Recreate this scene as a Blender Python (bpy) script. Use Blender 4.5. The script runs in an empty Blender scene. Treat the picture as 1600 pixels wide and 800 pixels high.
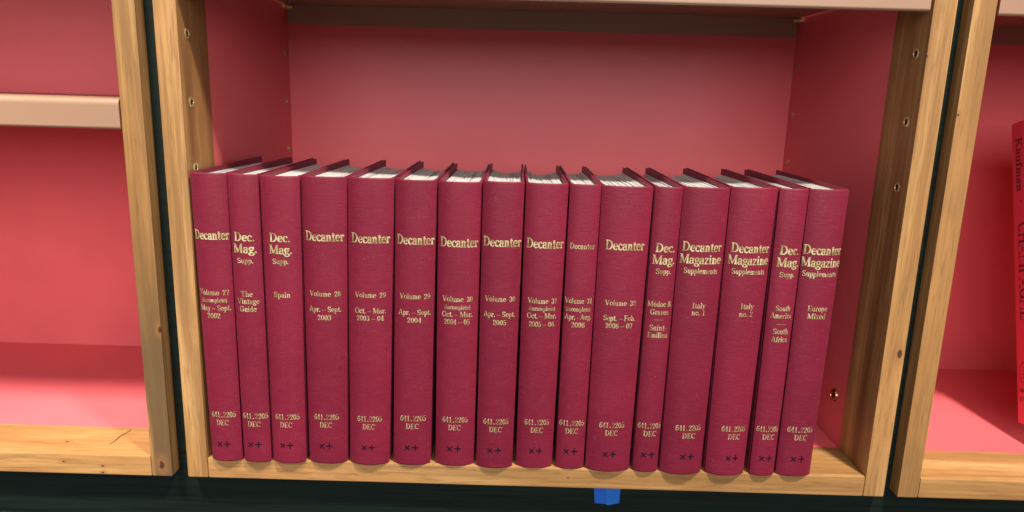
import bpy, bmesh, math, random
from mathutils import Vector, Matrix
random.seed(7)
S = bpy.context.scene
COL = S.collection
R = math.radians

# ------------------------------------------------------------------ camera
cam_data = bpy.data.cameras.new('camera')
cam = bpy.data.objects.new('camera', cam_data); COL.objects.link(cam)
pitch, yaw, roll = -0.215177, 0.002349, 0.02752
fwd = Vector((-math.sin(yaw) * math.cos(pitch), math.cos(yaw) * math.cos(pitch), math.sin(pitch)))
rt = Vector((math.cos(yaw), math.sin(yaw), 0)); up = rt.cross(fwd)
r2 = math.cos(roll) * rt + math.sin(roll) * up
u2 = -math.sin(roll) * rt + math.cos(roll) * up
m = Matrix.Identity(4)
for k in range(3):
    m[k][0] = r2[k]; m[k][1] = u2[k]; m[k][2] = -fwd[k]
m[0][3], m[1][3], m[2][3] = 0.360922, -0.706937, 0.385713
cam.matrix_world = m
cam_data.sensor_width = 36.0
cam_data.lens = 1126.85 / 1600 * 36.0
cam_data.clip_start = 0.01; cam_data.clip_end = 60
S.camera = cam

# ------------------------------------------------------------------ room light
W = bpy.data.worlds.new('World'); S.world = W; W.use_nodes = True
bg = W.node_tree.nodes['Background']
bg.inputs[0].default_value = (1.0, 0.96, 0.94, 1); bg.inputs[1].default_value = 0.27

def spot(name, loc, target, power, radius, cone, blend, col):
    d = bpy.data.lights.new(name, 'SPOT'); d.shadow_soft_size = radius; d.energy = power; d.color = col
    d.spot_size = R(cone); d.spot_blend = blend
    o = bpy.data.objects.new(name, d); COL.objects.link(o)
    o.location = loc
    o.rotation_euler = (Vector(target) - Vector(loc)).to_track_quat('-Z', 'Y').to_euler()
    return o
spot('ceiling_spot', (1.10, -0.92, 2.30), (0.80, 0.0, 0.2), 400, 0.10, 56, 1.0, (1.0, 0.92, 0.82))
spot('ceiling_spot', (-0.48, -0.96, 2.30), (-0.40, 0.1, 0.1), 560, 0.22, 31, 0.8, (1.0, 0.92, 0.82))
d = bpy.data.lights.new('front_fill', 'AREA'); d.shape = 'RECTANGLE'; d.size = 2.8; d.size_y = 1.3; d.energy = 60; d.color = (1.0, 0.97, 0.96)  # soft fill panel added in front to brighten the bays, no known window
o = bpy.data.objects.new('front_fill', d); COL.objects.link(o); o.location = (0.45, -2.7, 1.18)
o.rotation_euler = (Vector((0.4, 0.1, 0.2)) - o.location).to_track_quat('-Z', 'Y').to_euler()
S.view_settings.view_transform = 'Standard'; S.view_settings.look = 'None'
S.view_settings.exposure = 0.08; S.view_settings.gamma = 1.0

# ------------------------------------------------------------------ materials
def newmat(name):
    mt = bpy.data.materials.new(name); mt.use_nodes = True
    nt = mt.node_tree
    return mt, nt, nt.nodes['Principled BSDF']
def N(nt, t, **kw):
    n = nt.nodes.new(t)
    for k, v in kw.items(): setattr(n, k, v)
    return n
def ramp(nt, src, stops):
    n = N(nt, 'ShaderNodeValToRGB')
    e = n.color_ramp.elements
    while len(e) < len(stops): e.new(0.5)
    for el, (p, c) in zip(e, stops):
        el.position = p; el.color = (c[0], c[1], c[2], 1)
    nt.links.new(src, n.inputs[0]); return n.outputs[0]
def mixc(nt, fac, a, b, mode='MIX'):
    n = N(nt, 'ShaderNodeMix', data_type='RGBA', blend_type=mode)
    for sock, v in ((n.inputs[0], fac), (n.inputs[6], a), (n.inputs[7], b)):
        if hasattr(v, 'is_output'): nt.links.new(v, sock)
        elif isinstance(v, (int, float)): sock.default_value = v
        else: sock.default_value = (v[0], v[1], v[2], 1)
    return n.outputs[2]
def noise(nt, vec, scale, detail=4, rough=0.55, dist=0.0):
    n = N(nt, 'ShaderNodeTexNoise'); n.inputs['Scale'].default_value = scale
    n.inputs['Detail'].default_value = detail; n.inputs['Roughness'].default_value = rough
    n.inputs['Distortion'].default_value = dist
    if vec is not None: nt.links.new(vec, n.inputs['Vector'])
    return n.outputs['Fac']
def coords(nt, scale=(1, 1, 1), loc=(0, 0, 0)):
    tc = N(nt, 'ShaderNodeTexCoord'); mp = N(nt, 'ShaderNodeMapping')
    mp.inputs['Scale'].default_value = scale; mp.inputs['Location'].default_value = loc
    nt.links.new(tc.outputs['Object'], mp.inputs['Vector']); return mp.outputs['Vector'], tc.outputs['Object']
def bump(nt, bsdf, h, strength, dist=0.001):
    b = N(nt, 'ShaderNodeBump'); b.inputs['Strength'].default_value = strength; b.inputs['Distance'].default_value = dist
    nt.links.new(h, b.inputs['Height']); nt.links.new(b.outputs[0], bsdf.inputs['Normal'])
def mrange(nt, src, a, b, c=0.0, d=1.0):
    n = N(nt, 'ShaderNodeMapRange'); n.interpolation_type = 'SMOOTHSTEP'
    n.inputs[1].default_value = a; n.inputs[2].default_value = b; n.inputs[3].default_value = c; n.inputs[4].default_value = d
    nt.links.new(src, n.inputs[0]); return n.outputs[0]

def wood(name, axis, seed, tint=1.0, knots=(), streak=0.35, red=0.3, weather=0.0):
    """pale cherry with its grain along axis; knots = (x, y, z, radius) in the bookcase's own coordinates"""
    mt, nt, b = newmat(name)
    a, c = 1.6, 26.0
    sc = [c, c, c]; sc[axis] = a
    rnd = random.Random(seed); off = [rnd.uniform(0, 40) for _ in range(3)]
    v, raw = coords(nt, sc, off)
    g1 = noise(nt, v, 1.0, 3, 0.5, 1.3)
    sc2 = [c * 9, c * 9, c * 9]; sc2[axis] = 7
    v2, _ = coords(nt, sc2, off)
    g2 = noise(nt, v2, 1.0, 3, 0.6, 0.3)
    sc3 = [9, 9, 9]; sc3[axis] = 2.4
    v3, _ = coords(nt, sc3, [o + 11 for o in off])
    g3 = noise(nt, v3, 1.0, 2, 0.5, 0.6)
    wv = N(nt, 'ShaderNodeTexWave', wave_type='BANDS', bands_direction='DIAGONAL'); nt.links.new(v, wv.inputs['Vector'])
    wv.inputs['Scale'].default_value = 0.55; wv.inputs['Distortion'].default_value = 7.0; wv.inputs['Detail'].default_value = 3.0; wv.inputs['Detail Scale'].default_value = 0.7
    T3 = lambda r_, g_, b_: (r_ * tint * 0.93, g_ * tint * 0.955, b_ * tint * 0.96)
    base = ramp(nt, g1, [(0.28, T3(0.20, 0.085, 0.026)), (0.43, T3(0.37, 0.180, 0.058)), (0.57, T3(0.50, 0.265, 0.092)), (0.74, T3(0.64, 0.375, 0.155))])
    col = mixc(nt, mrange(nt, wv.outputs['Fac'], 0.55, 0.95, 0.0, streak), base, T3(0.22, 0.100, 0.034))
    col = mixc(nt, mrange(nt, g2, 0.42, 0.64, 0.0, streak + 0.18), col, T3(0.24, 0.115, 0.042))
    col = mixc(nt, mrange(nt, g3, 0.5, 0.72, 0.0, red), col, T3(0.56, 0.265, 0.095))
    sc4 = [c * 22, c * 22, c * 22]; sc4[axis] = 34
    v4, _ = coords(nt, sc4, off)
    g4 = noise(nt, v4, 1.0, 2, 0.6)
    col = mixc(nt, mrange(nt, g4, 0.52, 0.66, 0.0, 0.4), col, T3(0.20, 0.095, 0.034))
    v5, _ = coords(nt, [14 if k != axis else 5 for k in range(3)], [o + 23 for o in off])
    g5 = noise(nt, v5, 1.0, 3, 0.6, 1.0)
    col = mixc(nt, mrange(nt, g5, 0.52, 0.72, 0.0, 0.6), col, T3(0.30, 0.155, 0.058))
    if weather:
        sx = N(nt, 'ShaderNodeSeparateXYZ'); nt.links.new(raw, sx.inputs[0])
        zz = mrange(nt, sx.outputs[2], 0.12, 0.32, 1.0, 0.0)
        mu = N(nt, 'ShaderNodeMath', operation='MULTIPLY'); nt.links.new(zz, mu.inputs[0]); nt.links.new(mrange(nt, noise(nt, v, 1.5, 4, 0.6, 1.5), 0.36, 0.54, 0.0, weather), mu.inputs[1])
        col = mixc(nt, mu.outputs[0], col, (0.115, 0.068, 0.032))
    for (kx, ky, kz, kr) in knots:
        vm = N(nt, 'ShaderNodeVectorMath', operation='SUBTRACT'); nt.links.new(raw, vm.inputs[0]); vm.inputs[1].default_value = (kx, ky, kz)
        dm = N(nt, 'ShaderNodeVectorMath', operation='MULTIPLY'); nt.links.new(vm.outputs[0], dm.inputs[0])
        s = [1, 1, 1]; s[axis] = 0.55; dm.inputs[1].default_value = s
        ln = N(nt, 'ShaderNodeVectorMath', operation='LENGTH'); nt.links.new(dm.outputs[0], ln.inputs[0])
        ad = N(nt, 'ShaderNodeMath', operation='MULTIPLY_ADD'); nt.links.new(noise(nt, raw, 260, 2), ad.inputs[0])
        ad.inputs[1].default_value = -kr * 1.1; nt.links.new(ln.outputs['Value'], ad.inputs[2])
        col = mixc(nt, mrange(nt, ad.outputs[0], kr * 0.1, kr * 3.2, 0.55, 0.0), col, (0.30, 0.13, 0.045))
        col = mixc(nt, mrange(nt, ad.outputs[0], 0.0, kr * 0.5, 0.9, 0.0), col, (0.05, 0.02, 0.012))
    nt.links.new(col, b.inputs['Base Color'])
    b.inputs['Roughness'].default_value = 0.45; b.inputs['Specular IOR Level'].default_value = 0.3
    bump(nt, b, g2, 0.12, 0.0006)
    return mt

def paint(name, col, rough, seed=0.0, var=0.07, spec=0.5, bstr=0.05):
    mt, nt, b = newmat(name)
    v, raw = coords(nt, (1, 1, 1), (seed, seed, seed))
    n1 = noise(nt, v, 5, 3)
    dk = tuple(c * (1 - var * 2) for c in col); lt = tuple(min(1, c * (1 + var)) for c in col)
    nt.links.new(ramp(nt, n1, [(0.3, dk), (0.7, lt)]), b.inputs['Base Color'])
    n2 = noise(nt, v, 900, 2)
    nt.links.new(mrange(nt, n1, 0.3, 0.7, rough - 0.04, rough + 0.05), b.inputs['Roughness'])
    b.inputs['Specular IOR Level'].default_value = spec
    bump(nt, b, n2, bstr, 0.0004)
    return mt

PINK = paint('coral_paint', (0.77, 0.140, 0.155), 0.40, 0.0, 0.05, 0.3)
TAN = paint('tan_enamel', (0.325, 0.190, 0.120), 0.36, 3.0, 0.03)
GREEN, nt, b = newmat('dark_green_stain')
v, raw = coords(nt, (6, 60, 160)); g = noise(nt, v, 1.0, 4, 0.6, 0.4)
nt.links.new(ramp(nt, g, [(0.3, (0.0006, 0.003, 0.0019)), (0.7, (0.0052, 0.0150, 0.0080))]), b.inputs['Base Color'])
b.inputs['Roughness'].default_value = 0.6; b.inputs['Specular IOR Level'].default_value = 0.25; bump(nt, b, g, 0.25, 0.001)
NAVY, nt, b = newmat('navy_carpet')
v, raw = coords(nt); g = noise(nt, v, 500, 3)
nt.links.new(ramp(nt, g, [(0.3, (0.003, 0.005, 0.022)), (0.7, (0.008, 0.013, 0.050))]), b.inputs['Base Color'])
b.inputs['Roughness'].default_value = 0.95; bump(nt, b, g, 0.8, 0.003)

def cloth(name, col, glint=0.32):
    mt, nt, b = newmat(name)
    v, raw = coords(nt)
    info = N(nt, 'ShaderNodeObjectInfo')
    vm = N(nt, 'ShaderNodeVectorMath', operation='ADD'); nt.links.new(raw, vm.inputs[0]); nt.links.new(info.outputs['Location'], vm.inputs[1])
    v = vm.outputs[0]
    n1 = noise(nt, v, 14, 3)
    vw = N(nt, 'ShaderNodeMapping'); vw.inputs['Scale'].default_value = (110, 110, 1500); nt.links.new(v, vw.inputs['Vector'])
    weave = noise(nt, vw.outputs[0], 1.0, 2, 0.5)
    vw2 = N(nt, 'ShaderNodeMapping'); vw2.inputs['Scale'].default_value = (2600, 2600, 420); nt.links.new(v, vw2.inputs['Vector'])
    weave2 = noise(nt, vw2.outputs[0], 1.0, 2, 0.5)
    ad = N(nt, 'ShaderNodeMath', operation='ADD'); nt.links.new(weave, ad.inputs[0]); nt.links.new(weave2, ad.inputs[1])
    c = ramp(nt, n1, [(0.3, tuple(x * 0.88 for x in col)), (0.7, tuple(x * 1.1 for x in col))])
    c = mixc(nt, mrange(nt, ad.outputs[0], 0.8, 1.25, 0.0, 0.35), c, tuple(min(1, x * 1.5 + 0.012) for x in col))
    fl = noise(nt, v, 1500, 1)
    fl2 = noise(nt, v, 60, 2)
    ff = N(nt, 'ShaderNodeMath', operation='MULTIPLY'); nt.links.new(mrange(nt, fl, 0.67, 0.73), ff.inputs[0]); nt.links.new(mrange(nt, fl2, 0.42, 0.62, 0.0, glint), ff.inputs[1])
    vr = N(nt, 'ShaderNodeTexWhiteNoise'); nt.links.new(info.outputs['Location'], vr.inputs['Vector'])
    c = mixc(nt, mrange(nt, vr.outputs['Value'], 0, 1, 0.0, 0.22), c, tuple(x * 0.62 for x in col))
    c = mixc(nt, ff.outputs[0], c, (0.55, 0.30, 0.32))  # small glints of light on the cloth, painted into its colour
    nt.links.new(c, b.inputs['Base Color'])
    b.inputs['Roughness'].default_value = 0.5; b.inputs['Specular IOR Level'].default_value = 0.32; b.inputs['Sheen Weight'].default_value = 0.03; b.inputs['Sheen Tint'].default_value = (1, 0.6, 0.75, 1)
    bump(nt, b, ad.outputs[0], 0.35, 0.0004)
    return mt
MAROON = cloth('maroon_buckram', (0.178, 0.0074, 0.0262))

PAPER, nt, b = newmat('page_paper')
v, raw = coords(nt, (2400, 30, 30)); g = noise(nt, v, 1.0, 2, 0.6)
v2, _ = coords(nt, (420, 4, 4)); g2 = noise(nt, v2, 1.0, 2, 0.6)
c = ramp(nt, g, [(0.3, (0.52, 0.50, 0.46)), (0.62, (0.78, 0.77, 0.73))])
c = mixc(nt, mrange(nt, g2, 0.52, 0.66, 0.0, 0.6), c, (0.30, 0.29, 0.27))
nt.links.new(c, b.inputs['Base Color']); b.inputs['Roughness'].default_value = 0.6
bump(nt, b, g, 0.4, 0.0004)

GOLD, nt, b = newmat('gold_foil')
v, raw = coords(nt); g = noise(nt, v, 130, 3, 0.6); g2 = noise(nt, v, 1400, 2)
c = ramp(nt, g, [(0.34, (0.33, 0.235, 0.10)), (0.48, (0.54, 0.44, 0.20)), (0.66, (0.85, 0.78, 0.47))])
nt.links.new(c, b.inputs['Base Color'])
b.inputs['Metallic'].default_value = 0.35; nt.links.new(mrange(nt, g2, 0.3, 0.7, 0.28, 0.5), b.inputs['Roughness'])
bump(nt, b, g2, 0.3, 0.0003)
INK = paint('black_ink', (0.006, 0.007, 0.013), 0.6, 0.0, 0.07, 0.15)
DARKINK = paint('dark_red_ink', (0.17, 0.018, 0.030), 0.5)
REDCOVER = paint('red_jacket', (0.78, 0.055, 0.110), 0.38, 9.0, 0.04)
BRASS, nt, b = newmat('brass')
b.inputs['Base Color'].default_value = (0.72, 0.60, 0.28, 1); b.inputs['Metallic'].default_value = 0.7
v, raw = coords(nt); nt.links.new(mrange(nt, noise(nt, v, 300, 2), 0.3, 0.7, 0.2, 0.4), b.inputs['Roughness'])
COPPER, nt, b = newmat('bronze_bolt')
b.inputs['Base Color'].default_value = (0.45, 0.22, 0.12, 1); b.inputs['Metallic'].default_value = 1
v, raw = coords(nt); nt.links.new(mrange(nt, noise(nt, v, 300, 2), 0.3, 0.7, 0.15, 0.3), b.inputs['Roughness'])
HOLE_SHADE = paint('socket_shade', (0.012, 0.009, 0.007), 0.8)
STEEL = paint('grey_steel', (0.25, 0.24, 0.23), 0.4)
def tape_mat(name, col):
    mt, nt, b = newmat(name)
    v, raw = coords(nt, (80, 80, 900)); g = noise(nt, v, 1.0, 3)
    nt.links.new(ramp(nt, g, [(0.3, tuple(x * 0.85 for x in col)), (0.7, col)]), b.inputs['Base Color'])
    b.inputs['Roughness'].default_value = 0.55; bump(nt, b, g, 0.3, 0.0004); return mt
TAPE1 = tape_mat('blue_tape', (0.005, 0.11, 0.52)); TAPE2 = tape_mat('blue_tape_fold', (0.010, 0.14, 0.56))

# ------------------------------------------------------------------ mesh helpers
def obj(name, bm, mat, parent=None, smooth=None, loc=(0, 0, 0)):
    me = bpy.data.meshes.new(name)
    bmesh.ops.recalc_face_normals(bm, faces=bm.faces[:])
    bm.to_mesh(me); bm.free()
    o = bpy.data.objects.new(name, me); COL.objects.link(o); o.location = loc
    me.materials.append(mat)
    if parent: o.parent = parent
    if smooth:
        me.polygons.foreach_set('use_smooth', [True] * len(me.polygons))
        try: me.set_sharp_from_angle(angle=R(smooth))
        except Exception: pass
        wn = o.modifiers.new('weighted', 'WEIGHTED_NORMAL'); wn.keep_sharp = True
    return o
def empty(name, loc, label, cat, group=None):
    o = bpy.data.objects.new(name, None); COL.objects.link(o); o.location = loc; o.empty_display_size = 0.02
    tag(o, label, cat, group); return o
def tag(o, label, cat, group=None):
    o['label'] = label; o['category'] = cat
    if group: o['group'] = group
def box(lo, hi, bev=0.0, seg=2):
    bm = bmesh.new(); r = bmesh.ops.create_cube(bm, size=1.0)
    for vx in r['verts']:
        vx.co = Vector([lo[k] + (vx.co[k] + 0.5) * (hi[k] - lo[k]) for k in range(3)])
    if bev: bmesh.ops.bevel(bm, geom=bm.edges[:], offset=bev, segments=seg, profile=0.6, affect='EDGES')
    return bm
def prism(profile, x0, x1):
    """closed (y, z) outline extruded along x"""
    bm = bmesh.new()
    a = [bm.verts.new((x0, y, z)) for y, z in profile]; c = [bm.verts.new((x1, y, z)) for y, z in profile]
    n = len(profile)
    for i in range(n):
        j = (i + 1) % n; bm.faces.new((a[i], a[j], c[j], c[i]))
    for ring in (a, c):
        f = bm.faces.new(ring); bmesh.ops.triangulate(bm, faces=[f])
    return bm
def lathe(prof, axis_x, centre, n=20):
    """(r, d) outline turned about an x-directed axis; d runs along axis_x (+1 / -1)"""
    bm = bmesh.new(); rings = []
    for r, d in prof:
        rings.append([bm.verts.new((centre[0] + axis_x * d, centre[1] + r * math.cos(2 * math.pi * k / n), centre[2] + r * math.sin(2 * math.pi * k / n))) for k in range(n)])
    for p, q in zip(rings, rings[1:]):
        for k in range(n): bm.faces.new((p[k], p[(k + 1) % n], q[(k + 1) % n], q[k]))
    for ring in (rings[0], rings[-1]): bm.faces.new(ring)
    return bm

# ------------------------------------------------------------------ setting
o = obj('floor', box((-2.2, -2.2, -0.103), (3.0, 0.6, -0.0815)), NAVY); o['kind'] = 'structure'
o = obj('plinth', box((-0.80, 0.016, -0.082), (1.58, 0.034, -0.0235), 0.001), GREEN); o['kind'] = 'structure'
for x0, x1, nm in ((-0.0003, 0.0159, 'wall_strip'), (0.7668, 0.7809, 'wall_strip')):
    o = obj(nm, box((x0, 0.016, -0.0234), (x1, 0.34, 0.80), 0.001), GREEN); o['kind'] = 'structure'
    o['label'] = 'dark green filler strip in the gap between two bookcases'

# ------------------------------------------------------------------ bookcases
POST, DEP, STRIP, TB, TOPZ = 0.0221, 0.34, 0.0675, 0.023, 0.80
HOLES = (0.3086, 0.3735, 0.4384)
def bookcase(x0, x1, label, seed, post_knots, board_knots, tints, holes, pins_z):
    e = empty('bookcase', (x0, 0, -TB), label, 'bookcase', 'bookcases standing side by side')
    w = x1 - x0; h = TOPZ + TB
    def P(name, lo, hi, mat, bev=0.0):
        return obj(name, box(lo, hi, bev), mat, e, 40)
    for k, (a, c) in enumerate(((0, POST), (w - POST, w))):
        mt = wood('post_wood', 2, seed + k, tints[k], post_knots[k], 0.34 + 0.14 * ((seed + k) % 2), 0.35, 0.9 if seed + k == 12 else 0.0)
        P('upright', (a, 0, 0), (c, STRIP, h), mt, 0.0016)
        q = (0.0015, POST - 0.0006) if k == 0 else (w - POST + 0.0006, w - 0.0015)
        P('side_panel', (q[0], STRIP, 0.0005), (q[1], DEP, h), PINK)
    P('back_panel', (0.0015, DEP, 0.0005), (w - 0.0015, DEP + 0.012, h), PINK)
    P('base_board', (POST + 0.0002, 0.0, 0.0), (w - POST - 0.0002, STRIP - 0.0002, TB), wood('board_wood', 0, seed + 5, tints[2], board_knots, 0.25, 0.45), 0.0018)
    P('base_panel', (POST + 0.0002, STRIP, 0.001), (w - POST - 0.0002, DEP - 0.0002, TB - 0.0008), PINK)
    P('top_board', (POST + 0.0002, 0.0, h - TB), (w - POST - 0.0002, DEP - 0.0002, h), wood('board_wood', 0, seed + 6, tints[2]), 0.0018)
    for side in (1, -1):
        xf = POST if side == 1 else w - POST
        for z in holes:
            for y in (0.0196, 0.321):
                inset = 0.0 if y < 0.1 else -0.0006
                r = 0.0054 if y < 0.1 else 0.0036
                so = obj('socket', lathe([(r, -0.001), (r, 0.0004), (r * 0.86, 0.0009), (r * 0.60, 0.0007), (r * 0.52, -0.001)], side, (xf + side * inset, y, z + TB)), BRASS, e, 35)
                obj('bore_shade', lathe([(r * 0.54, -0.0006), (r * 0.53, 0.0002), (r * 0.1, 0.00025)], side, (xf + side * inset, y, z + TB), 16), HOLE_SHADE, so)  # flat dark disc, the shade inside the hole put into its colour
        for y in (0.0196, 0.321):
            obj('shelf_pin', lathe([(0.0031, -0.002), (0.0031, 0.011), (0.0024, 0.0125), (0.001, 0.0128)], side, (xf, y, pins_z + TB), 14), BRASS, e, 35)
        obj('bolt', lathe([(0.0076, -0.001), (0.0076, 0.0006), (0.0068, 0.0022), (0.0045, 0.0034), (0.0042, 0.0025), (0.0006, 0.0024)], side, (xf - side * 0.0006, 0.0941, 0.0536 + TB)), COPPER, e, 30)
    return e

bookcase(-0.7510, -0.0005, 'empty lower bay of coral-painted bookcase, single tan shelf across the middle of its wood-fronted opening', 11,
         ([], [(0.7400, 0, 0.013, 0.0030), (0.7495, 0, 0.166, 0.0022)]),
         [(0.634, 0, 0.0142, 0.0011), (0.676, 0, 0.0102, 0.0010), (0.6755, 0, 0.0025, 0.0012), (0.622, 0.0277, TB, 0.0013), (0.735, 0.004, TB, 0.0009)],
         (0.95, 0.86, 1.05), (), 0.3735 - 0.0031)
bookcase(0.0161, 0.7666, 'coral-painted bookcase with wood uprights holding the row of sixteen maroon volumes', 31,
         ([], [(0.7450, 0, 0.1625, 0.0030), (0.7290, 0.03, 0.40, 0.0009), (0.7290, 0.0, 0.4575, 0.0009)]),
         [(0.41, 0, 0.012, 0.0007), (0.655, 0.05, TB, 0.0012)], (0.98, 0.98, 1.0), HOLES, 0.5025 - 0.0031)
bookcase(0.7811, 1.5316, 'coral-painted bookcase with wood uprights displaying one red face-out book', 52,
         ([(0.0015, 0, 0.4045, 0.0012)], []), [], (0.93, 0.93, 1.1), (), 0.5005 - 0.0031)

def crack(pts, wdt, parent_loc, name='crack'):
    bm = bmesh.new()
    prev = None
    for (x, y, z), k in zip(pts, range(len(pts))):
        ww = wdt * (0.35 + 0.65 * math.sin(math.pi * (k + 0.5) / len(pts)))
        a = bm.verts.new((x - ww, y, z)); c = bm.verts.new((x + ww, y, z))
        if prev: bm.faces.new((prev[0], prev[1], c, a))
        prev = (a, c)
    return bm
left_case = [o for o in COL.objects if o.name.startswith('bookcase')][0]
cr = crack([(-0.0802 + 0.7510 + 0.0047 * t + 0.0007 * math.sin(9 * t), 0.0231 + 0.038 * t, TB + 0.00025) for t in [i / 9 for i in range(10)]], 0.0008, None)
obj('crack', cr, paint('crack_dark', (0.07, 0.03, 0.018), 0.8), left_case)

def pan_shelf(x0, x1, zt, label):
    """folded steel shelf: rolled front edge, lips down at front and back; origin at its front left"""
    e = empty('shelf', (x0, 0, zt), label, 'shelf', 'tan steel shelves')
    w = x1 - x0; lip = 0.0295; t = 0.0016; rr = 0.006; D = 0.331
    arc = [(rr - rr * math.cos(R(a)), -rr + rr * math.sin(R(a))) for a in range(0, 91, 15)]
    arci = [(rr - (rr - t) * math.cos(R(a)), -rr + (rr - t) * math.sin(R(a))) for a in range(0, 91, 15)]
    outer = [(0.0022, -lip), (0.0004, -lip + 0.0008), (0, -lip + 0.002), (0, -lip + 0.0028), (0, -rr - 0.0008)] + arc
    inner = [(0.0022, -lip + t)] + [(t + 0.0006, -lip + t + 0.001)] + arci
    # front lip + deck + back lip as three parts that butt
    obj('front_lip', prism(outer + list(reversed(inner)), 0, w), TAN, e, 50)
    obj('deck', prism([(rr, 0), (D - 0.004, 0), (D - 0.004, -t), (rr, -t)], 0, w), TAN, e)
    obj('back_lip', prism([(D - 0.004, 0), (D - 0.001, -0.0008), (D, -0.003), (D, -0.027), (D - t, -0.027), (D - t, -t), (D - 0.004, -t)], 0, w), TAN, e, 50)
    return e
pan_shelf(-0.7274, -0.0240, 0.3755, 'tan metal shelf at half height in the empty bookcase')
pan_shelf(-0.7274, -0.0240, 0.600, 'unseen tan metal shelf added to shade the upper bay of the empty bookcase')  # added above the view to darken the back wall beneath it
pan_shelf(0.0402, 0.7416, 0.5046, 'tan metal shelf above the row of maroon volumes')
pan_shelf(0.8054, 1.5070, 0.5026, 'tan metal shelf above the red face-out book')

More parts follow.
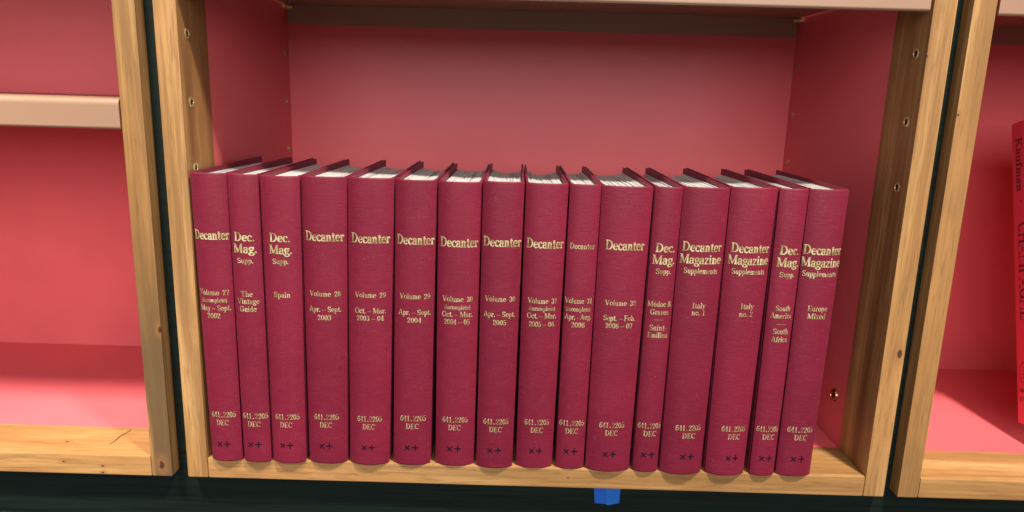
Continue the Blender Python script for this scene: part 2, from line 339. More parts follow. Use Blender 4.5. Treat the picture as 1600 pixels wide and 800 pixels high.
# ------------------------------------------------------------------ lettering
TH, TN = 0.205, 0.095
def st(x, y0, y1, w=TH): return ('l', x, y0, x, y1, w)
def sf(x0, x1, y, h=0.085): return ('l', x0, y + h / 2, x1, y + h / 2, h)
def ar(cx, cy, rx, ry, a0, a1): return ('a', cx, cy, rx, ry, a0, a1)
def ln(x0, y0, x1, y1, w=TN): return ('l', x0, y0, x1, y1, w)
def bl(x, y, r): return ('b', x, y, r)
Cc = [ar(.46, .5, .36, .46, 48, 312), ln(.77, .64, .77, .98, .07)]
nar = [st(.17, 0, .66), sf(.02, .33, 0), sf(.02, .17, .59)]
vee = [ln(.08, .66, .28, .02, .15), ln(.28, .02, .48, .66), sf(-.02, .2, .6), sf(.38, .58, .6)]
GL = {
 'A': (.9, [ln(.08, 0, .42, 1), ln(.42, 1, .76, 0, TH), ln(.2, .33, .62, .33), sf(-.02, .24, 0), sf(.58, .92, 0)]),
 'C': (.86, Cc), 'D': (.92, [st(.2, 0, 1), ar(.34, .5, .44, .462, -90, 90), sf(.02, .36, 0), sf(.02, .36, .93)]),
 'E': (.8, [st(.2, 0, 1), sf(.02, .72, 0), sf(.02, .7, .93), ln(.2, .5, .52, .5), ln(.71, 0, .71, .27, .07), ln(.69, .73, .69, 1, .07), ln(.53, .4, .53, .6, .06)]),
 'F': (.74, [st(.2, 0, 1), sf(.02, .42, 0), sf(.02, .7, .93), ln(.2, .5, .52, .5), ln(.69, .7, .69, 1, .07), ln(.53, .4, .53, .6, .06)]),
 'G': (.94, [ar(.46, .5, .36, .46, 48, 330), ln(.76, .66, .76, .98, .07), st(.74, .06, .44), sf(.54, .92, .4)]),
 'H': (.95, [st(.19, 0, 1), st(.73, 0, 1), sf(.02, .36, 0), sf(.02, .36, .93), sf(.56, .9, 0), sf(.56, .9, .93), ln(.18, .5, .72, .5)]),
 'I': (.44, [st(.21, 0, 1), sf(.02, .4, 0), sf(.02, .4, .93)]),
 'K': (.94, [st(.19, 0, 1), sf(.02, .36, 0), sf(.02, .36, .93), ln(.26, .42, .72, .97), ln(.4, .56, .76, .03, TH), sf(.56, .93, 0), sf(.56, .86, .93)]),
 'M': (1.1, [ln(.14, 0, .14, 1), ln(.17, 1, .52, .06, TH), ln(.52, .06, .88, 1), st(.9, 0, 1), sf(0, .28, 0), sf(0, .24, .93), sf(.74, 1.06, 0), sf(.86, 1.06, .93)]),
 'N': (.92, [ln(.14, 0, .14, 1), ln(.16, 1, .74, .02, TH), ln(.77, 0, .77, 1), sf(0, .3, 0), sf(0, .22, .93), sf(.62, .91, .93)]),
 'P': (.76, [st(.2, 0, 1), ar(.34, .73, .33, .235, -90, 90), sf(.02, .4, 0), sf(.02, .36, .93), ln(.2, .495, .34, .495)]),
 'S': (.72, [ar(.35, .74, .24, .215, 20, 235), ar(.36, .27, .26, .23, -155, 55), ln(.2, .62, .53, .39, .16), ln(.6, .68, .6, .98, .06), ln(.1, .02, .1, .32, .06)]),
 'O': (.9, [ar(.45, .5, .37, .46, 0, 360)]), 'R': (.9, [st(.2, 0, 1), ar(.34, .73, .3, .235, -90, 90), sf(.02, .4, 0), sf(.02, .36, .93), ln(.2, .495, .34, .495), ln(.4, .5, .74, .03, TH), sf(.62, .9, 0)]),
 'T': (.82, [st(.4, 0, 1), sf(.05, .75, .93), sf(.22, .58, 0), ln(.07, .7, .07, 1, .06), ln(.73, .7, .73, 1, .06)]),
 'V': (.86, [ln(.1, 1, .42, .02, TH), ln(.42, .02, .74, 1), sf(-.02, .28, .93), sf(.6, .88, .93)]),
 'a': (.58, [ar(.26, .48, .17, .16, 0, 165), st(.42, .05, .5, .15), ar(.25, .2, .17, .165, 50, 310), ln(.24, .36, .42, .4), ln(.42, .05, .57, .04), bl(.12, .5, .075)]),
 'b': (.62, [st(.16, 0, 1), ar(.31, .33, .21, .3, -125, 125), sf(0, .16, .93)]),
 'c': (.55, [ar(.31, .34, .22, .3, 50, 315), bl(.47, .52, .08)]),
 'd': (.64, [st(.46, 0, 1), ar(.3, .33, .2, .3, 55, 305), sf(.3, .46, .93), sf(.46, .62, 0)]),
 'e': (.57, [ar(.3, .34, .22, .3, 0, 318), ln(.1, .36, .54, .36)]),
 'f': (.42, [st(.2, 0, .8), ar(.35, .79, .15, .17, 60, 180), bl(.43, .89, .075), sf(.02, .4, 0), ln(.04, .63, .4, .63)]),
 'g': (.58, [ar(.27, .46, .18, .19, 0, 360), ar(.28, -.1, .23, .14, 0, 360), ln(.16, .3, .14, .1, .09), ln(.14, .09, .44, .05, .13), ln(.4, .6, .56, .65, .1)]),
 'h': (.66, [st(.16, 0, 1), ar(.34, .4, .15, .235, 0, 160), st(.49, 0, .42), sf(0, .31, 0), sf(.36, .64, 0), sf(0, .16, .93)]),
 'i': (.37, nar + [bl(.17, .88, .1)]), 'l': (.37, [st(.17, 0, 1), sf(.02, .34, 0), sf(.02, .17, .93)]),
 'm': (.95, nar + [ar(.32, .41, .14, .22, 0, 155), st(.46, 0, .43), ar(.61, .41, .15, .22, 0, 155), st(.76, 0, .43), sf(.37, .57, 0), sf(.66, .92, 0)]),
 'n': (.66, nar + [ar(.33, .41, .15, .22, 0, 155), st(.48, 0, .43), sf(.37, .64, 0)]),
 'o': (.6, [ar(.3, .34, .215, .3, 0, 360)]),
 'p': (.62, [st(.16, -.3, .66), ar(.31, .34, .21, .3, -125, 125), sf(0, .33, -.3), sf(0, .16, .59)]),
 'r': (.5, nar + [ar(.33, .45, .15, .18, 55, 160), bl(.42, .55, .085)]),
 's': (.48, [ar(.24, .5, .15, .14, 20, 240), ar(.25, .18, .16, .145, -160, 60), ln(.14, .43, .36, .27, .13), ln(.39, .46, .39, .66, .05), ln(.09, .02, .09, .2, .05)]),
 't': (.43, [st(.2, .12, .86), ar(.31, .14, .11, .11, 180, 320), ln(.04, .63, .4, .63)]),
 'u': (.65, [st(.16, .2, .66), ar(.31, .2, .15, .17, 180, 310), st(.48, 0, .66), sf(.02, .16, .59), sf(.36, .48, .59), sf(.48, .63, 0)]),
 'v': (.56, vee), 'y': (.56, vee + [ln(.28, .02, .17, -.26), bl(.11, -.24, .075)]),
 'x': (.56, [ln(.08, .66, .46, 0, .15), ln(.44, .66, .08, 0), sf(-.02, .2, .6), sf(.34, .54, .6), sf(-.02, .2, 0), sf(.36, .58, 0)]),
 'z': (.52, [sf(.05, .46, .59), sf(.05, .48, 0), ln(.41, .61, .11, .06, .14), ln(.07, .48, .07, .66, .05), ln(.46, 0, .46, .18, .05)]),
 '0': (.6, [ar(.3, .48, .2, .43, 0, 360)]),
 '1': (.6, [st(.32, 0, .95), sf(.14, .5, 0), ln(.3, .9, .15, .78, .1)]),
 '2': (.6, [ar(.29, .69, .19, .22, -35, 165), ln(.45, .57, .11, .07, .13), sf(.06, .53, 0, .1), ln(.5, 0, .5, .24, .06), bl(.13, .7, .085)]),
 '3': (.6, [ar(.27, .71, .19, .2, -90, 150), ar(.27, .26, .21, .23, -150, 90), bl(.12, .76, .075), bl(.11, .2, .075)]),
 '4': (.6, [st(.4, 0, .95), ln(.4, .92, .06, .3), ln(.04, .28, .57, .28, .08), sf(.24, .56, 0)]),
 '5': (.6, [ln(.14, .48, .14, .93), sf(.12, .5, .84, .11), ar(.28, .3, .21, .26, -150, 125), bl(.11, .2, .075)]),
 '6': (.6, [ar(.31, .28, .2, .25, 0, 360), ar(.46, .4, .36, .49, 95, 185), bl(.47, .82, .075)]),
 '7': (.6, [sf(.06, .53, .84, .11), ln(.5, .86, .25, 0, .14), ln(.09, .68, .09, .95, .06)]),
 '8': (.6, [ar(.3, .7, .17, .2, 0, 360), ar(.3, .25, .2, .22, 0, 360)]),
 '9': (.6, [ar(.29, .67, .2, .25, 0, 360), ar(.14, .55, .36, .49, -85, 5), bl(.13, .13, .075)]),
 '.': (.27, [bl(.12, .09, .1)]), '˙': (.52, [bl(.27, .09, .11)]), '-': (.36, [ln(.05, .33, .31, .33, .1)]), '–': (.72, [ln(.02, .34, .7, .34, .07)]), '—': (1.3, [ln(0, .34, 1.3, .34, .06)]),
 '·': (.4, [bl(.2, .4, .1)]),
 '(': (.36, [ar(.42, .36, .3, .58, 120, 240)]), ')': (.36, [ar(-.06, .36, .3, .58, -60, 60)]),
 '&': (.82, [ar(.33, .76, .15, .19, 0, 360), ar(.3, .26, .22, .23, 80, 330), ln(.24, .64, .72, .04, .14), ln(.5, .14, .7, .5)]),
 '×': (.9, [ln(.05, .08, .72, .92, .2), ln(.05, .92, .72, .08, .2)]), '+': (1.0, [ln(.02, .5, .98, .5, .17), ln(.5, 0, .5, 1, .17)]),
 ' ': (.3, []),
}
GL['é'] = (GL['e'][0], GL['e'][1] + [ln(.28, .74, .4, .92, .09)])
def strokes(text, wt=1.0):
    """list of quads / polygons in cap-height units, and the line's advance width"""
    x = 0.0; polys = []
    for ch in text:
        adv, ops = GL[ch]
        for op in ops:
            if op[0] == 'l':
                _, x0, y0, x1, y1, w = op
                L = math.hypot(x1 - x0, y1 - y0); nx, ny = -(y1 - y0) / L * w * wt / 2, (x1 - x0) / L * w * wt / 2
                if abs(x1 - x0) > 0.25 and abs(y1 - y0) > 0.25: cut = 1
                else: cut = max(1, int(L / 0.35))
                for k in range(cut):
                    a, c = k / cut, (k + 1) / cut
                    xa, ya, xc, yc = x0 + (x1 - x0) * a, y0 + (y1 - y0) * a, x0 + (x1 - x0) * c, y0 + (y1 - y0) * c
                    polys.append([(x + xa + nx, ya + ny), (x + xa - nx, ya - ny), (x + xc - nx, yc - ny), (x + xc + nx, yc + ny)])
            elif op[0] == 'a':
                _, cx, cy, rx, ry, a0, a1 = op
                n = max(4, int(abs(a1 - a0) / 20)); pts = []
                for k in range(n + 1):
                    a = R(a0 + (a1 - a0) * k / n)
                    tx, ty = -rx * math.sin(a), ry * math.cos(a); L = math.hypot(tx, ty)
                    w = wt * (TN + (TH - TN) * (abs(ty) / L) ** 1.3)
                    nx, ny = -ty / L * w / 2, tx / L * w / 2
                    px, py = x + cx + rx * math.cos(a), cy + ry * math.sin(a)
                    pts.append(((px + nx, py + ny), (px - nx, py - ny)))
                for p, q in zip(pts, pts[1:]): polys.append([p[0], p[1], q[1], q[0]])
            else:
                _, cx, cy, r = op
                polys.append([(x + cx + r * math.cos(k * math.pi / 4), cy + r * math.sin(k * math.pi / 4)) for k in range(8)])
        x += adv
    return polys, x
def lettering(lines, place):
    """lines: (text, centre, baseline, width, cap); place(u, z, k) maps spine coordinates to a point"""
    bm = bmesh.new()
    k = 0
    for text, uc, zb, w, cap in lines:
        polys, adv = strokes(text, 0.94 if cap > 0.008 else 1.0 if text in '×+' else 0.70)
        sx = w / max(adv - 0.05, 0.1)
        for p in polys:
            k += 1
            vs = [bm.verts.new(place(uc - w / 2 + gx * sx, zb + gy * cap, k % 7)) for gx, gy in p]
            try: bm.faces.new(vs)
            except ValueError: pass
    return bm

# ------------------------------------------------------------------ the bound volumes
# (foot x, head x, width at foot, width at head, height, front y) in mm, label, lines of (text, offset, baseline, width, cap) in mm
BOOKS = [
 ((60.7, 59.0, 32.4, 36.6, 306.8, -5.9), 'maroon bound volume against the wood upright, first of the row, lettered Volume 27',
  [('Decanter', 0.1, 240.5, 35.4, 9.6), ('Volume  27', -1.0, 183.4, 31.2, 5.7), ('(incomplete)', -1.3, 175.8, 27.0, 4.7), ('May – Sept.', -0.6, 167.0, 32.9, 5.8), ('2002', -2.3, 159.0, 13.8, 5.8)],
  (0.5, -0.7, -1.3)),
 ((93.9, 93.3, 28.6, 30.2, 306.6, -6.8), 'narrow maroon supplement volume lettered The Vintage Guide',
  [('Dec.', -0.5, 240.0, 20.1, 9.1), ('Mag.', -0.4, 228.1, 23.0, 9.1), ('Supp.', -0.6, 217.6, 16.0, 5.6), ('The', -0.8, 183.1, 11.7, 5.7), ('Vintage', 0.1, 175.4, 22.1, 5.7), ('Guide', -0.4, 167.2, 17.0, 5.8)],
  (0.6, -0.6, -1.3)),
 ((127.6, 129.2, 34.7, 39.0, 305.8, -6.8), 'maroon supplement volume lettered Spain',
  [('Dec.', -0.7, 240.2, 20.4, 9.1), ('Mag.', -0.3, 228.0, 22.7, 9.1), ('Supp.', -0.5, 217.7, 16.1, 5.6), ('Spain', -0.1, 183.2, 16.9, 5.8)],
  (0.3, -0.9, -1.6)),
 ((168.5, 172.1, 40.6, 45.0, 306.2, -5.2), 'maroon bound volume lettered Volume 28, beside the supplement lettered Spain',
  [('Decanter', 0.6, 241.8, 39.0, 9.9), ('Volume  28', 0.5, 185.0, 32.2, 5.6), ('Apr. – Sept.', 0.3, 168.7, 33.7, 5.8), ('2003', -0.4, 160.0, 14.4, 5.8)],
  (-0.2, -0.7, -1.3)),
 ((212.7, 218.4, 41.6, 45.8, 306.2, -5.4), 'maroon bound volume lettered Volume 29 Oct. – Mar., next to Volume 28',
  [('Decanter', 0.6, 241.2, 39.2, 9.9), ('Volume  29', 0.9, 185.0, 31.8, 5.7), ('Oct. – Mar.', 1.1, 168.4, 32.6, 5.7), ('2003 – 04', 0.8, 160.6, 28.2, 5.7)],
  (0.7, 0.1, -0.6)),
 ((257.6, 262.8, 39.5, 41.0, 305.2, -2.9), 'maroon bound volume lettered Volume 29 Apr. – Sept., between the Oct. – Mar. volumes',
  [('Decanter', 0.7, 240.6, 38.1, 9.9), ('Volume  29', 1.1, 184.2, 31.2, 5.8), ('Apr. – Sept.', 1.0, 167.3, 33.4, 5.8), ('2004', 0.8, 159.1, 14.4, 5.8)],
  (1.2, 0.8, 0.0)),
 ((303.4, 306.3, 41.0, 43.4, 304.4, -2.0), 'maroon bound volume lettered Volume 30 (incomplete), dated Oct. – Mar. below',
  [('Decanter', 0.2, 239.0, 38.4, 10.1), ('Volume  30', 0.0, 182.4, 31.2, 5.8), ('(incomplete)', -0.1, 174.3, 26.8, 4.8), ('Oct. – Mar.', -0.1, 166.2, 31.8, 5.8), ('2004 – 05', -0.4, 158.3, 26.8, 5.8)],
  (-0.1, -0.3, -0.8)),
 ((346.2, 349.4, 38.5, 40.8, 306.0, -4.6), 'maroon bound volume lettered Volume 30 without the word incomplete',
  [('Decanter', 0.3, 241.2, 38.6, 9.9), ('Volume  30', 0.2, 184.5, 31.1, 5.8), ('Apr. – Sept.', 0.0, 168.4, 32.5, 5.8), ('2005', 0.4, 159.8, 13.7, 5.8)],
  (0.3, 0.3, -0.5)),
 ((388.8, 392.3, 38.6, 42.2, 305.2, -2.0), 'wide maroon bound volume lettered Volume 31 (incomplete), dated Oct. – Mar.',
  [('Decanter', 0.4, 240.2, 37.8, 9.9), ('Volume  31', 0.6, 183.0, 30.6, 5.8), ('(incomplete)', 0.4, 175.5, 27.1, 4.7), ('Oct. – Mar.', 0.5, 167.2, 31.0, 5.8), ('2005 – 06', 0.6, 158.4, 26.5, 5.8)],
  (0.8, 1.2, 0.9)),
 ((427.1, 430.3, 29.6, 31.0, 305.3, -1.8), 'narrow maroon bound volume with small title, lettered Volume 31 Apr. - Aug.',
  [('Decanter', -0.5, 240.5, 25.0, 5.9), ('Volume  31', -1.1, 184.0, 28.2, 5.8), ('(incomplete)', -1.0, 175.8, 25.6, 4.8), ('Apr. - Aug.', -0.8, 167.0, 27.6, 5.8), ('2006', -0.4, 158.8, 13.8, 5.8)],
  (-0.6, -0.3, -0.5)),
 ((467.3, 471.4, 46.6, 50.4, 305.0, -5.2), 'thickest maroon bound volume of the row, lettered Volume 32 Sept. – Feb.',
  [('Decanter', 0.8, 241.2, 38.8, 9.9), ('Volume  32', 0.5, 184.0, 31.6, 5.6), ('Sept. – Feb.', 0.2, 168.0, 32.8, 5.8), ('2006 – 07', 0.3, 159.9, 28.0, 5.8)],
  (0.8, 0.9, 0.1)),
 ((507.6, 512.0, 26.1, 27.1, 305.3, -3.6), 'narrow maroon supplement volume lettered Medoc and Graves, Saint-Emilion',
  [('Dec.', 0.5, 240.0, 19.1, 9.2), ('Mag.', -0.1, 227.6, 22.3, 9.4), ('Supp.', 0.5, 217.7, 15.3, 5.6), ('Médoc &', -0.2, 183.6, 24.4, 5.7), ('Graves', 0.1, 175.2, 18.5, 5.7), ('—', -0.1, 167.7, 8.5, 5.8), ('Saint-', 0.0, 158.5, 17.6, 5.8), ('Emilion', 0.2, 150.6, 20.6, 5.8)],
  (0.3, 1.3, 1.0)),
 ((545.4, 548.8, 43.7, 45.8, 306.2, -6.4), 'maroon Italy supplement numbered 1, beside the narrow Saint-Emilion volume',
  [('Decanter', -0.4, 242.2, 39.2, 9.7), ('Magazine', -0.8, 229.7, 41.3, 9.5), ('Supplements', 0.1, 219.7, 33.8, 5.9), ('Italy', 1.3, 183.9, 13.1, 5.7), ('no. 1', 1.5, 176.5, 13.5, 5.7)],
  (3.0, 4.1, 4.2)),
 ((592.7, 595.5, 41.0, 46.0, 307.2, -6.0), 'maroon Italy supplement numbered 2, beside the narrow South Africa volume',
  [('Decanter', 1.0, 242.2, 38.9, 9.7), ('Magazine', 0.2, 230.1, 41.3, 9.5), ('Supplements', 0.9, 220.3, 33.7, 5.9), ('Italy', 3.2, 184.5, 13.5, 5.7), ('no. 2', 2.7, 176.4, 14.2, 5.7)],
  (3.8, 4.9, 5.0)),
 ((632.2, 634.3, 25.3, 28.2, 307.0, -4.7), 'narrow maroon supplement volume lettered South America, South Africa',
  [('Dec.', 0.8, 241.2, 19.0, 9.3), ('Mag.', 0.7, 228.8, 22.2, 9.3), ('Supp.', 0.9, 218.2, 15.3, 5.5), ('South', 1.1, 183.2, 15.5, 5.7), ('America', 0.1, 175.4, 22.0, 5.7), ('—', 0.6, 167.0, 8.7, 5.8), ('South', 1.1, 158.7, 15.9, 5.8), ('Africa', 0.9, 150.2, 17.0, 5.8)],
  (0.1, 1.8, 1.3)),
 ((666.3, 669.4, 36.6, 38.8, 307.2, -4.1), 'maroon supplement volume lettered Europe Mixed, last of the row',
  [('Decanter', -0.1, 241.8, 38.6, 9.8), ('Magazine', 0.1, 229.3, 40.4, 9.5), ('Supplements', -0.8, 219.4, 34.2, 5.9), ('Europe', 1.1, 183.7, 19.7, 5.7), ('Mixed', 1.0, 175.6, 18.1, 5.7)],
  (0.2, 1.4, 1.1)),
]
def make_book(spec, label, lines, call, seed):
    rnd = random.Random(seed)
    xb, xt, wb, wt, h, ya = [q / 1000 for q in spec]
    lean = xt - xb; a = wt / 2; sag_s = min(0.0068, 0.15 * wt); YB = 0.2035 + rnd.uniform(-0.002, 0.002)
    rec = rnd.uniform(0.0030, 0.0042)
    e = empty('bound_volume', (xb, ya, 0), label, 'book', 'maroon bound volumes in a row')
    def dfm(x, y, z):
        s = (wb + (wt - wb) * z / h) / wt
        return (x * s + lean * z / h, y, z)
    # spine outline: joint, rounded back, joint
    half = [(0.0, 0.0)]
    n = 13
    for k in range(1, n + 1):
        q = math.sin(k / n * math.pi / 2)
        half.append((a * q, sag_s * q ** 2.5))
    half += [(a - 0.0001, sag_s + 0.0016), (a - 0.0011, sag_s + 0.0034), (a - 0.0020, sag_s + 0.0056), (a - 0.0016, sag_s + 0.0082)]
    outl = [(-x, y) for x, y in reversed(half[1:])] + half
    # normals for thickness
    def nrm(i):
        p, q = outl[max(i - 1, 0)], outl[min(i + 1, len(outl) - 1)]
        dx, dy = q[0] - p[0], q[1] - p[1]; L = math.hypot(dx, dy); return (dy / L, -dx / L)
    nr = [nrm(i) for i in range(len(outl))]
    t = 0.0017
    bm = bmesh.new(); loops = []
    levels = [(0.0, 0.75), (0.0006, 0.25), (0.0018, 0.0)] + [(h * k / 24, 0.0) for k in range(1, 24)] + [(h - 0.0018, 0.0), (h - 0.0006, 0.25), (h, 0.75)]
    for z, ins in levels:
        bulge = 0.00030 * math.sin(2 * z / h * math.pi + seed)
        o_ = [bm.verts.new(dfm(x - nx * t * 0.5 * ins, y - ny * t * 0.5 * ins + bulge * (1 - abs(x) / a), z)) for (x, y), (nx, ny) in zip(outl, nr)]
        i_ = [bm.verts.new(dfm(x - nx * t * (1 - 0.5 * ins), y - ny * t * (1 - 0.5 * ins) + bulge * (1 - abs(x) / a), z)) for (x, y), (nx, ny) in zip(outl, nr)]
        loops.append(o_ + i_[::-1])
    for p, q in zip(loops, loops[1:]):
        m_ = len(p)
        for i in range(m_): bm.faces.new((p[i], p[(i + 1) % m_], q[(i + 1) % m_], q[i]))
    k = len(outl)
    for lp in (loops[0], loops[-1]):
        for i in range(k - 1): bm.faces.new((lp[i], lp[i + 1], lp[2 * k - 2 - i], lp[2 * k - 1 - i]))
    obj('spine', bm, MAROON, e, 50)
    # boards
    y0 = sag_s + 0.0066
    for s in (-1, 1):
        lo, hi = (-a, -a + 0.0025) if s < 0 else (a - 0.0025, a)
        bm = box((lo, y0, 0.0), (hi, YB, h), 0.0009, 2)
        for vx in bm.verts: vx.co = dfm(*vx.co)
        obj('front_board' if s > 0 else 'back_board', bm, MAROON, e, 40)
    # page block: gathered issues, sagging a little towards the fore edge
    bm = bmesh.new()
    x = -a + 0.0028; xe = a - 0.0028
    sag = rnd.uniform(0.004, 0.0065)
    def ztop(xx, f, d): return h - rec - d - sag * f ** 1.4 * (1 - 0.75 * (xx / a) ** 2)
    SEG = 6
    while x < xe - 0.0002:
        w = min(rnd.uniform(0.0009, 0.0020), xe - x)
        d = rnd.uniform(0.0, 0.0009) + (rnd.uniform(0.0, 0.0012) if rnd.random() < 0.25 else 0)
        xm = x + w / 2
        yf = sag_s * (abs(xm) / a) ** 2.5 + 0.0022 + rnd.uniform(0, 0.0006)
        yb = YB - 0.004 - 0.007 * (1 - (xm / a) ** 2) + rnd.uniform(-0.0008, 0.0008)
        rows = []
        g = 0.00035
        for k in range(SEG + 1):
            f = k / SEG; yy = yf + (yb - yf) * f; z = ztop(xm, f, d)
            rows.append([bm.verts.new(dfm(x, yy, z - 0.0012)), bm.verts.new(dfm(x + g * .6, yy, z)), bm.verts.new(dfm(x + w - g * .6, yy, z)), bm.verts.new(dfm(x + w, yy, z - 0.0012))])
        for p, q in zip(rows, rows[1:]):
            for i in range(3): bm.faces.new((p[i], p[i + 1], q[i + 1], q[i]))
        # front and back ends and the body below
        zl = 0.004
        fr = [bm.verts.new(dfm(x, yf, zl)), bm.verts.new(dfm(x + w, yf, zl))]; bk = [bm.verts.new(dfm(x, yb, zl)), bm.verts.new(dfm(x + w, yb, zl))]
        bm.faces.new((rows[0][0], rows[0][1], rows[0][2], rows[0][3], fr[1], fr[0]))
        bm.faces.new((rows[-1][0], rows[-1][1], rows[-1][2], rows[-1][3], bk[1], bk[0]))
        bm.faces.new([r[0] for r in rows] + [bk[0], fr[0]]); bm.faces.new([r[3] for r in rows] + [bk[1], fr[1]])
        bm.faces.new((fr[0], fr[1], bk[1], bk[0]))
        x += w
    obj('page_block', bm, PAPER, e)
    # lettering wraps round the back by arc length
    tab = [(0.0, 0.0, 0.0)]
    for k in range(1, 41):
        xx = a * 0.985 * k / 40; yy = sag_s * (xx / a) ** 2.5
        tab.append((tab[-1][0] + math.hypot(xx - tab[-1][1], yy - tab[-1][2]), xx, yy))
    def place(u, z, k):
        au = min(abs(u), tab[-1][0] - 1e-6); i = 0
        while tab[i + 1][0] < au: i += 1
        f = (au - tab[i][0]) / (tab[i + 1][0] - tab[i][0])
        xx = tab[i][1] + f * (tab[i + 1][1] - tab[i][1]); yy = tab[i][2] + f * (tab[i + 1][2] - tab[i][2])
        sl = 2.5 * sag_s / a * (xx / a) ** 1.5; L = math.hypot(1, sl); off = 0.00022 + k * 0.000012
        bulge = 0.00030 * math.sin(2 * z / h * math.pi + seed) * (1 - xx / a)
        xx += off * sl / L; yy += -off / L + bulge
        return dfm(xx if u >= 0 else -xx, yy, z)
    M = 1e-3
    ln_ = [(s, u * M, z * M, w * M * 1.02, c * M) for s, u, z, w, c in lines]
    nt_ = 1 if lines[0][0] == 'Decanter' and lines[1][0] != 'Magazine' else 3
    obj('title', lettering(ln_[:nt_], place), GOLD, e)
    obj('volume_text', lettering(ln_[nt_:], place), GOLD, e)
    cz = 50.4 + rnd.uniform(-0.5, 0.5)
    obj('call_number', lettering([('641˙2205', call[0] * M, cz * M, (28.2 if wt > 0.030 else 25.4) * M, 6.5 * M), ('DEC', call[1] * M, (cz - 8.8) * M, 14.2 * M, 6.0 * M)], place), GOLD, e)
    zx = (16.8 + rnd.uniform(-0.5, 0.5)) * M
    obj('shelf_mark', lettering([('×', call[2] * M - 0.0041 , zx + 0.0004, 0.0064, 0.0058), ('+', call[2] * M + 0.0042, zx, 0.0074, 0.0074)], place), INK, e)
    return e
for i, (spec, label, lines, call) in enumerate(BOOKS):
    make_book(spec, label, lines, call, 100 + i)

# ------------------------------------------------------------------ red face-out book on its easel
TILT = math.atan2(0.2117 - 0.1082, 0.3702 - 0.0189)
BT, BH, BW = 0.036, 0.366, 0.27
e = empty('display_book', (0.975, 0.1082, 0.0189), 'tall red jacketed book with dark lettering on its spine, leaning back face-out', 'book')
e.rotation_euler = (-TILT, 0, 0)      # local: x across the cover, y to the back, z up the spine; rear lower corner of the spine at the origin
bm = bmesh.new(); prof = []
for k in range(13):
    q = -1 + 2 * k / 12; prof.append((0.0022 * q * q, -BT / 2 + BT / 2 * q))
ra = [bm.verts.new((x, y, 0)) for x, y in prof]; rb = [bm.verts.new((x, y, BH)) for x, y in prof]
ia = [bm.verts.new((x + 0.0015, y * 0.96 - BT * 0.02, 0)) for x, y in prof]; ib = [bm.verts.new((x + 0.0015, y * 0.96 - BT * 0.02, BH)) for x, y in prof]
for k in range(12):
    bm.faces.new((ra[k], ra[k + 1], rb[k + 1], rb[k])); bm.faces.new((ia[k], ia[k + 1], ib[k + 1], ib[k]))
    bm.faces.new((ra[k], ra[k + 1], ia[k + 1], ia[k])); bm.faces.new((rb[k], rb[k + 1], ib[k + 1], ib[k]))
obj('spine', bm, REDCOVER, e, 40)
obj('front_board', box((0.0022, -BT, 0), (BW, -BT + 0.003, BH), 0.0008), REDCOVER, e, 40)
obj('back_board', box((0.0022, -0.003, 0), (BW, 0, BH), 0.0008), REDCOVER, e, 40)
obj('page_block', box((0.0040, -BT + 0.0032, 0.003), (BW - 0.004, -0.0032, BH - 0.003)), PAPER, e)
def rplace(along, across, k):     # along runs down the spine from the head, across towards the front cover
    y = -BT / 2 - across; q = (y + BT / 2) / (BT / 2)
    return (0.0022 * q * q - 0.00016 - 0.000012 * k, y, BH - along)
def down(text, start, length, cap, mid): return (text, start + length / 2, mid - cap * 0.45, length, cap)
obj('author', lettering([down('Kaufman', 0.0195, 0.066, 0.012, -0.004), ('·', 0.098, -0.007, 0.004, 0.012)], rplace), DARKINK, e)
obj('title', lettering([down('CHAMPAGNE', 0.124, 0.118, 0.021, 0.0015)], rplace), DARKINK, e)
bm = bmesh.new()
def rim(r0, r1, za, ya, n=8):
    for k in range(n):
        q = [(r0, k), (r1, k), (r1, k + 1), (r0, k + 1)]
        bm.faces.new([bm.verts.new(rplace(za + r * math.cos((j + .5) * 2 * math.pi / n), ya + 0.8 * r * math.sin((j + .5) * 2 * math.pi / n), 0)) for r, j in q])
rim(0.0125, 0.0135, 0.305, -0.002)
for dz, wd in ((-0.006, 0.004), (-0.002, 0.006), (0.002, 0.009), (0.0065, 0.005)):
    bm.faces.new([bm.verts.new(rplace(0.305 + dz + p, -0.002 + q, 1)) for p, q in ((-0.0006, -wd / 2), (-0.0006, wd / 2), (0.0006, wd / 2), (0.0006, -wd / 2))])
bm.faces.new([bm.verts.new(rplace(0.305 + p, -0.002 + q, 2)) for p, q in ((-0.010, -0.0005), (-0.010, 0.0005), (0.010, 0.0005), (0.010, -0.0005))])
obj('publisher_mark', bm, DARKINK, e)
def across_text(text, along, width, cap):
    polys, adv = strokes(text); s = width / adv
    b_ = bmesh.new()
    for i, p in enumerate(polys): b_.faces.new([b_.verts.new(rplace(along - gy * cap, -0.013 + gx * s, i % 7)) for gx, gy in p])
    return b_
obj('publisher_name', across_text('NOR', 0.329, 0.022, 0.005), DARKINK, e)
obj('publisher_name', across_text('ETSO', 0.339, 0.026, 0.005), DARKINK, e)
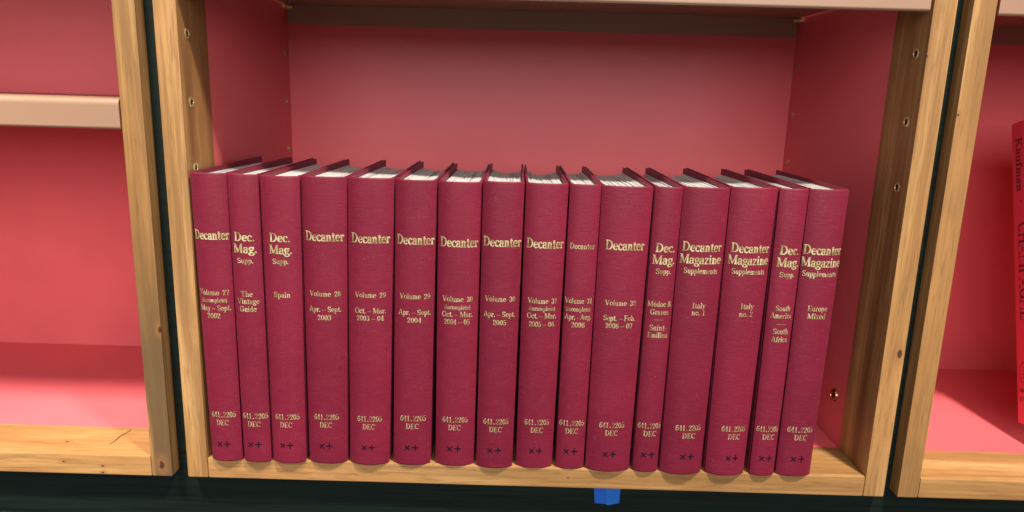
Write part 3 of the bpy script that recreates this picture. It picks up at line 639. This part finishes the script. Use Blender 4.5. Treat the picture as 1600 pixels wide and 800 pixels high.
# easel, set in from the ends of the book
e2 = empty('book_stand', (1.07, 0.10, 0), 'grey steel easel under and behind the leaning red book', 'stand')
for xx in (0.0, 0.12):
    obj('foot', box((xx, -0.02, -0.001), (xx + 0.012, 0.03, 0.004), 0.0008), STEEL, e2, 40)
bm = box((-0.005, -BT + 0.0, -0.005), (0.14, 0.006, 0.0), 0.0008)
rot = Matrix.Rotation(-TILT, 4, 'X'); bmesh.ops.transform(bm, matrix=Matrix.Translation((0, 0.0082, 0.0189)) @ rot, verts=bm.verts)
obj('ledge', bm, STEEL, e2, 40)
for xx in (0.0, 0.12):
    bm = box((xx, 0.0004, -0.022), (xx + 0.012, 0.006, 0.22), 0.0008)
    bmesh.ops.transform(bm, matrix=Matrix.Translation((0, 0.0082, 0.0189)) @ rot, verts=bm.verts)
    obj('back_rest', bm, STEEL, e2, 40)

# ------------------------------------------------------------------ painter's tape
e = empty('masking_tape', (0.4559, 0.0158, -0.0235), 'torn scrap of blue painter\'s tape stuck on the dark panel under the shelf board', 'tape')
def tape(name, top, bot, y, mat):
    bm = bmesh.new(); n = len(top); fr, bk = [], []
    for k in range(n):
        c1 = [(top[k][0], y, top[k][1])]
        col_ = []
        for j in range(5):
            f = j / 4
            col_.append((top[k][0] + (bot[k][0] - top[k][0]) * f, y - 0.0005 * f * f - 0.00012 * math.sin(k + 3 * f), top[k][1] + (bot[k][1] - top[k][1]) * f))
        fr.append([bm.verts.new(p) for p in col_]); bk.append([bm.verts.new((p[0], p[1] + 0.00025, p[2])) for p in col_])
    for g_ in (fr, bk):
        for p, q in zip(g_, g_[1:]):
            for j in range(4): bm.faces.new((p[j], q[j], q[j + 1], p[j + 1]))
    for p, q in zip(range(n - 1), range(1, n)):
        bm.faces.new((fr[p][4], fr[q][4], bk[q][4], bk[p][4]))
    for k in (0, n - 1):
        for j in range(4): bm.faces.new((fr[k][j], fr[k][j + 1], bk[k][j + 1], bk[k][j]))
    return obj(name, bm, mat, e, 60)
tape('strip', [(0.0, 0), (0.006, 0), (0.013, 0), (0.020, 0), (0.0295, 0)], [(0.0022, -0.0256), (0.009, -0.0262), (0.0155, -0.0266), (0.0225, -0.0258), (0.0288, -0.0250)], -0.0004, TAPE1)
tape('folded_flap', [(0.0125, 0), (0.018, 0), (0.024, 0), (0.0300, 0)], [(0.0150, -0.0268), (0.0178, -0.0275), (0.0235, -0.0259), (0.0292, -0.0247)], -0.0009, TAPE2)
